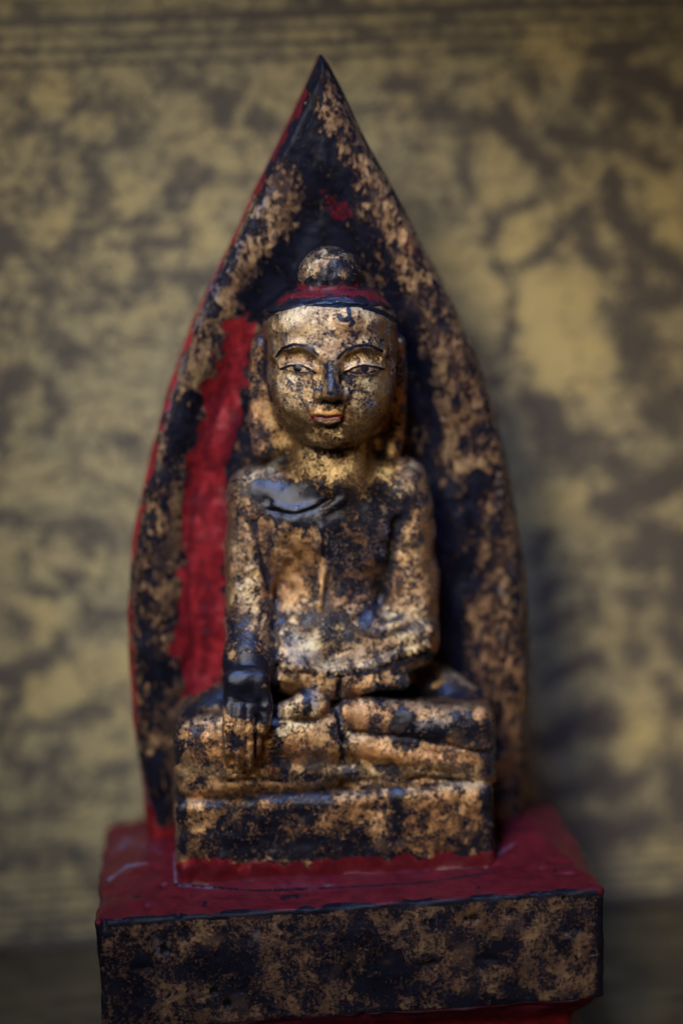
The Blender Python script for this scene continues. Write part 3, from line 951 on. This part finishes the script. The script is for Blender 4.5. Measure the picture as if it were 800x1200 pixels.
# here B = black ink, H = yellow tint, R = thin grey wash, W = line work
MUR = """
R .5 30 16 40,25 120,20
B .5 12 7 30,12 45,30
B .25 16 10 200,22 380,12
R .4 20 10 450,12 780,5
B .36 9 7 35,88 35,115 40,135
B .4 7 5 78,85 92,110 85,132
B .3 10 7 0,95 20,110
B .42 8 6 75,170 110,176 150,168 165,140 150,125 105,128
B .4 8 6 62,150 66,200 68,235
B .35 8 5 0,165 30,150
B .75 11 6 262,120 262,140
B .55 7 5 255,115 280,112
B .5 11 6 300,142 340,150
B .4 8 6 190,90 230,100
B .5 9 6 105,185 115,215 118,240 160,262 200,245 212,205 225,195
B .5 10 6 215,200 240,205 220,220
B .45 8 6 212,230 212,285 160,290
B .45 10 7 115,250 100,280 60,300
B .4 7 5 0,225 60,235
B .4 8 6 20,240 30,300 60,340
B .42 10 7 165,300 170,325 230,330 250,320
B .4 9 7 90,310 130,345 170,350
B .36 10 7 50,350 60,390 95,430
B .34 9 7 70,340 100,360 150,350
B .32 9 8 120,390 170,400
B .9 9 5 2,470 14,445 30,437
B .55 9 7 30,437 60,455 70,480 62,500
B .5 9 7 0,490 2,500
B .55 11 7 150,525 168,530
B .35 10 8 10,360 30,370
B .38 10 7 5,610 20,615
B .35 10 8 40,600 80,610
B .55 11 8 110,630 140,628 165,640
B .35 10 8 50,615 110,625
B .5 8 6 75,675 95,678
B .48 9 7 35,690 55,695
B .4 10 8 90,728 140,725
B .35 9 7 0,720 30,735
B .5 8 6 20,785 60,775 70,750
B .3 9 8 100,780 150,790
B .42 9 7 0,850 60,848 100,845 120,835
B .5 8 6 95,840 120,838
B .4 9 7 0,870 20,900 60,910
B .4 9 7 60,880 110,900 140,895
B .35 9 7 40,930 90,935 140,925
B .35 9 7 0,960 60,955
B .42 9 7 70,1000 110,1010
B .4 9 7 100,1030 115,1045
B .35 8 6 0,1010 60,1015
B .55 8 6 500,135 560,138 590,145
B .5 9 6 520,145 545,150
B .6 10 6 590,130 598,145
B .6 10 6 545,60 560,55
B .4 9 6 455,50 500,70
B .35 8 6 450,100 500,95
B .72 9 6 590,150 625,180 648,205
B .6 11 7 648,160 690,165 710,160
B .5 8 6 545,150 540,200 560,235 575,250
B .5 7 5 575,252 620,240 660,215
B .5 7 5 575,252 575,290 590,320 615,310 650,280 670,260
B .5 8 6 598,320 600,380 592,400
B .85 10 6 715,210 722,250 745,280 780,305 800,320
B .6 10 7 680,250 690,290 705,310
B .6 12 7 680,60 720,50 780,40
B .65 11 7 750,90 770,100
B .6 10 7 690,90 680,120
B .8 10 6 795,110 800,130
B .55 12 8 720,80 740,130 720,150
B .45 10 8 620,85 625,110
B .5 9 6 730,170 780,200
B .55 12 8 745,310 750,350 790,350
B .5 14 9 725,380 760,400
B .5 18 10 740,400 750,440 790,470
B .35 12 8 560,410 580,440
B .6 15 9 625,470 640,480
B .6 13 9 640,500 670,520 690,510
B .5 12 8 640,540 680,545
B .55 13 9 760,480 790,500
B .8 11 8 718,540 720,548
B .75 14 9 710,590 750,580 790,560
B .7 10 7 720,600 730,595
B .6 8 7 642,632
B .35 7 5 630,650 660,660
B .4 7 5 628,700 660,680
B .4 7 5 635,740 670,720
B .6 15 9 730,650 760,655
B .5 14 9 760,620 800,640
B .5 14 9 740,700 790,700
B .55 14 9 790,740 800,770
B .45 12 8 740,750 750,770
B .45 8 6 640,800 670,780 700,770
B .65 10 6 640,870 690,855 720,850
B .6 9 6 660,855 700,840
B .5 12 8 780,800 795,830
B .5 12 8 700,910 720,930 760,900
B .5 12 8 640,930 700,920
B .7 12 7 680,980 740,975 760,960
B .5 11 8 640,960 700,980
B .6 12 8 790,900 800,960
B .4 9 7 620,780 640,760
H .9 26 12 583,200 575,220
H 1 22 12 600,290 610,280
H 1 26 12 530,300 560,340
H 1 40 14 650,350 660,420
H .9 24 12 640,60 660,65
H .9 18 10 780,230 790,280
H .9 22 10 660,590 620,600
H .7 20 10 55,115 60,110
H .7 20 8 110,150
H .8 24 12 140,235
H .8 24 12 60,280
H .8 24 12 240,270
H .9 24 10 60,730
H .9 24 10 50,810 130,780
H .8 24 12 130,930 120,860
H .9 22 12 750,830 740,880
"""
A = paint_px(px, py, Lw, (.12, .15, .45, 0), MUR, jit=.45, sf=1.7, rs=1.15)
rr = random.Random(11)
ex = []
for _ in range(260):
    x, y = rr.uniform(-500, 1300), rr.uniform(-500, 1100)
    if -10 < x < 810 and -10 < y < 1100: continue
    a = rr.uniform(0, 6.28); l = rr.uniform(10, 60)
    ex.append(f"B {rr.uniform(.3,.8):.2f} {rr.uniform(6,14):.0f} 7 {x:.0f},{y:.0f} {x+l*math.cos(a):.0f},{y+l*math.sin(a):.0f} {x+l*math.cos(a+.8)*1.6:.0f},{y+l*math.sin(a+.8)*1.6:.0f}")
E = paint_px(px, py, Lw, (0, 0, 0, 0), '\n'.join(ex), jit=.5, sf=2.2, rs=1.2)
A[:, 0] = np.maximum(A[:, 0], E[:, 0])
def vat(pxx, pyy):     # panel height of the wall point seen at a pixel
    v = ray(pxx, pyy); t = ((W0-CAM)@wn)/(v@wn); return (CAM+t*v)[2]-ZT
vt = vat(400, 40); 
Bh = A[:, 0]; gvr = gv.ravel()
def band(v0, h, val):
    global Bh
    m = sstep(h, h*.4, np.abs(gvr-v0)); Bh[:] = Bh*(1-m)+val*m
band(vt, 27, .12)
for o in (-28, -10, 8): band(vt+o, 5.0, .5)
band(vt+27, 8, .55)
vb = 26
band(vb+24, 38, .12)
for o in (0, 17, 34, 51, 66): band(vb+o, 4.0, .5)
for o in (92, 108): band(vb+o, 3.5, .35)
low = gvr < 16
A[low, 0] = .6
N = NT('ink_painted_gilt_panel')
at = N.n('ShaderNodeAttribute', attribute_name='paint'); sep = N.n('ShaderNodeSeparateColor'); N.l(at.outputs['Color'], sep.inputs[0])
tc = N.n('ShaderNodeTexCoord'); mp = N.n('ShaderNodeMapping'); N.l(tc.outputs['Object'], mp.inputs[0]); mp.inputs['Scale'].default_value = (1/S, 1/S, 1/S)
P = mp.outputs[0]
na = N.noise(P, .025, 6, .65, .8); nb = N.noise(P, .007, 4, .55); nc = N.noise(P, .09, 5, .7); nb2 = N.noise(P, .013, 5, .6, 1.2)
mp2 = N.n('ShaderNodeMapping'); N.l(tc.outputs['Object'], mp2.inputs[0]); mp2.inputs['Scale'].default_value = (.12/S, .12/S, 1/S)
ne = N.noise(mp2.outputs[0], .10, 3, .5)
hue = N.math('ADD', sep.outputs[2], N.math('MULTIPLY', N.math('SUBTRACT', nb, .5), 1.6), clamp=True)
g = N.mix(hue, (.17, .15, .082), (.31, .235, .085))
ink = N.math('ADD', N.math('MULTIPLY', sep.outputs[0], 1.25), N.math('MULTIPLY', N.math('SUBTRACT', na, .5), .85))
ink = N.math('SUBTRACT', ink, N.math('MULTIPLY', N.math('MAXIMUM', N.math('SUBTRACT', sep.outputs[2], .5), 0.), .55))
ink = N.math('ADD', ink, N.math('MULTIPLY', N.math('SUBTRACT', ne, .5), .75))
ink = N.math('ADD', ink, N.math('MULTIPLY', N.math('SUBTRACT', nc, .5), .8))
ink = N.math('ADD', ink, N.math('MULTIPLY', N.math('SUBTRACT', nb2, .5), .8))
mv = N.n('ShaderNodeVectorMath', operation='ADD'); nv3 = N.n('ShaderNodeTexNoise'); N.l(P, nv3.inputs['Vector']); nv3.inputs['Scale'].default_value = .018; nv3.inputs['Detail'].default_value = 3
sc3 = N.n('ShaderNodeVectorMath', operation='SCALE'); N.l(nv3.outputs['Color'], sc3.inputs[0]); sc3.inputs['Scale'].default_value = 90
N.l(P, mv.inputs[0]); N.l(sc3.outputs[0], mv.inputs[1])
for scl, am, wd in ((.016, .36, .07), (.033, .26, .10)):
    vo = N.n('ShaderNodeTexVoronoi', feature='DISTANCE_TO_EDGE'); N.l(mv.outputs[0], vo.inputs['Vector']); vo.inputs['Scale'].default_value = scl
    ink = N.math('ADD', ink, N.math('MULTIPLY', N.ramp(vo.outputs['Distance'], 0., wd, 1., 0.), am))
ink = N.math('SUBTRACT', ink, .12)
inkm = N.ramp(ink, -.15, .65)
g = N.mix(inkm, g, (.044, .034, .024))
g = N.mix(N.math('MULTIPLY', sep.outputs[1], .5), g, (.07, .075, .06))
N.l(g, N.b.inputs['Base Color']); N.b.inputs['Roughness'].default_value = .6; N.b.inputs['Metallic'].default_value = .15
pan = empty('wall_panel', 'pale olive gold wall panel painted with black ink scrollwork between thin ruled bands', 'painted panel')
pan.location = wl(W0); pan.rotation_euler = (0, 0, PHI)
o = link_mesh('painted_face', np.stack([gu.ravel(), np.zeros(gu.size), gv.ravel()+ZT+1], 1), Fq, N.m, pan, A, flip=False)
NB = NT('dark_wood'); NB.b.inputs['Base Color'].default_value = (.03, .02, .012, 1); NB.b.inputs['Roughness'].default_value = .6
bk = box_mesh('backing_board', (-1155*S, .5*S, 0), (1155*S, 24*S, 1755*S), NB.m); bk.parent = pan
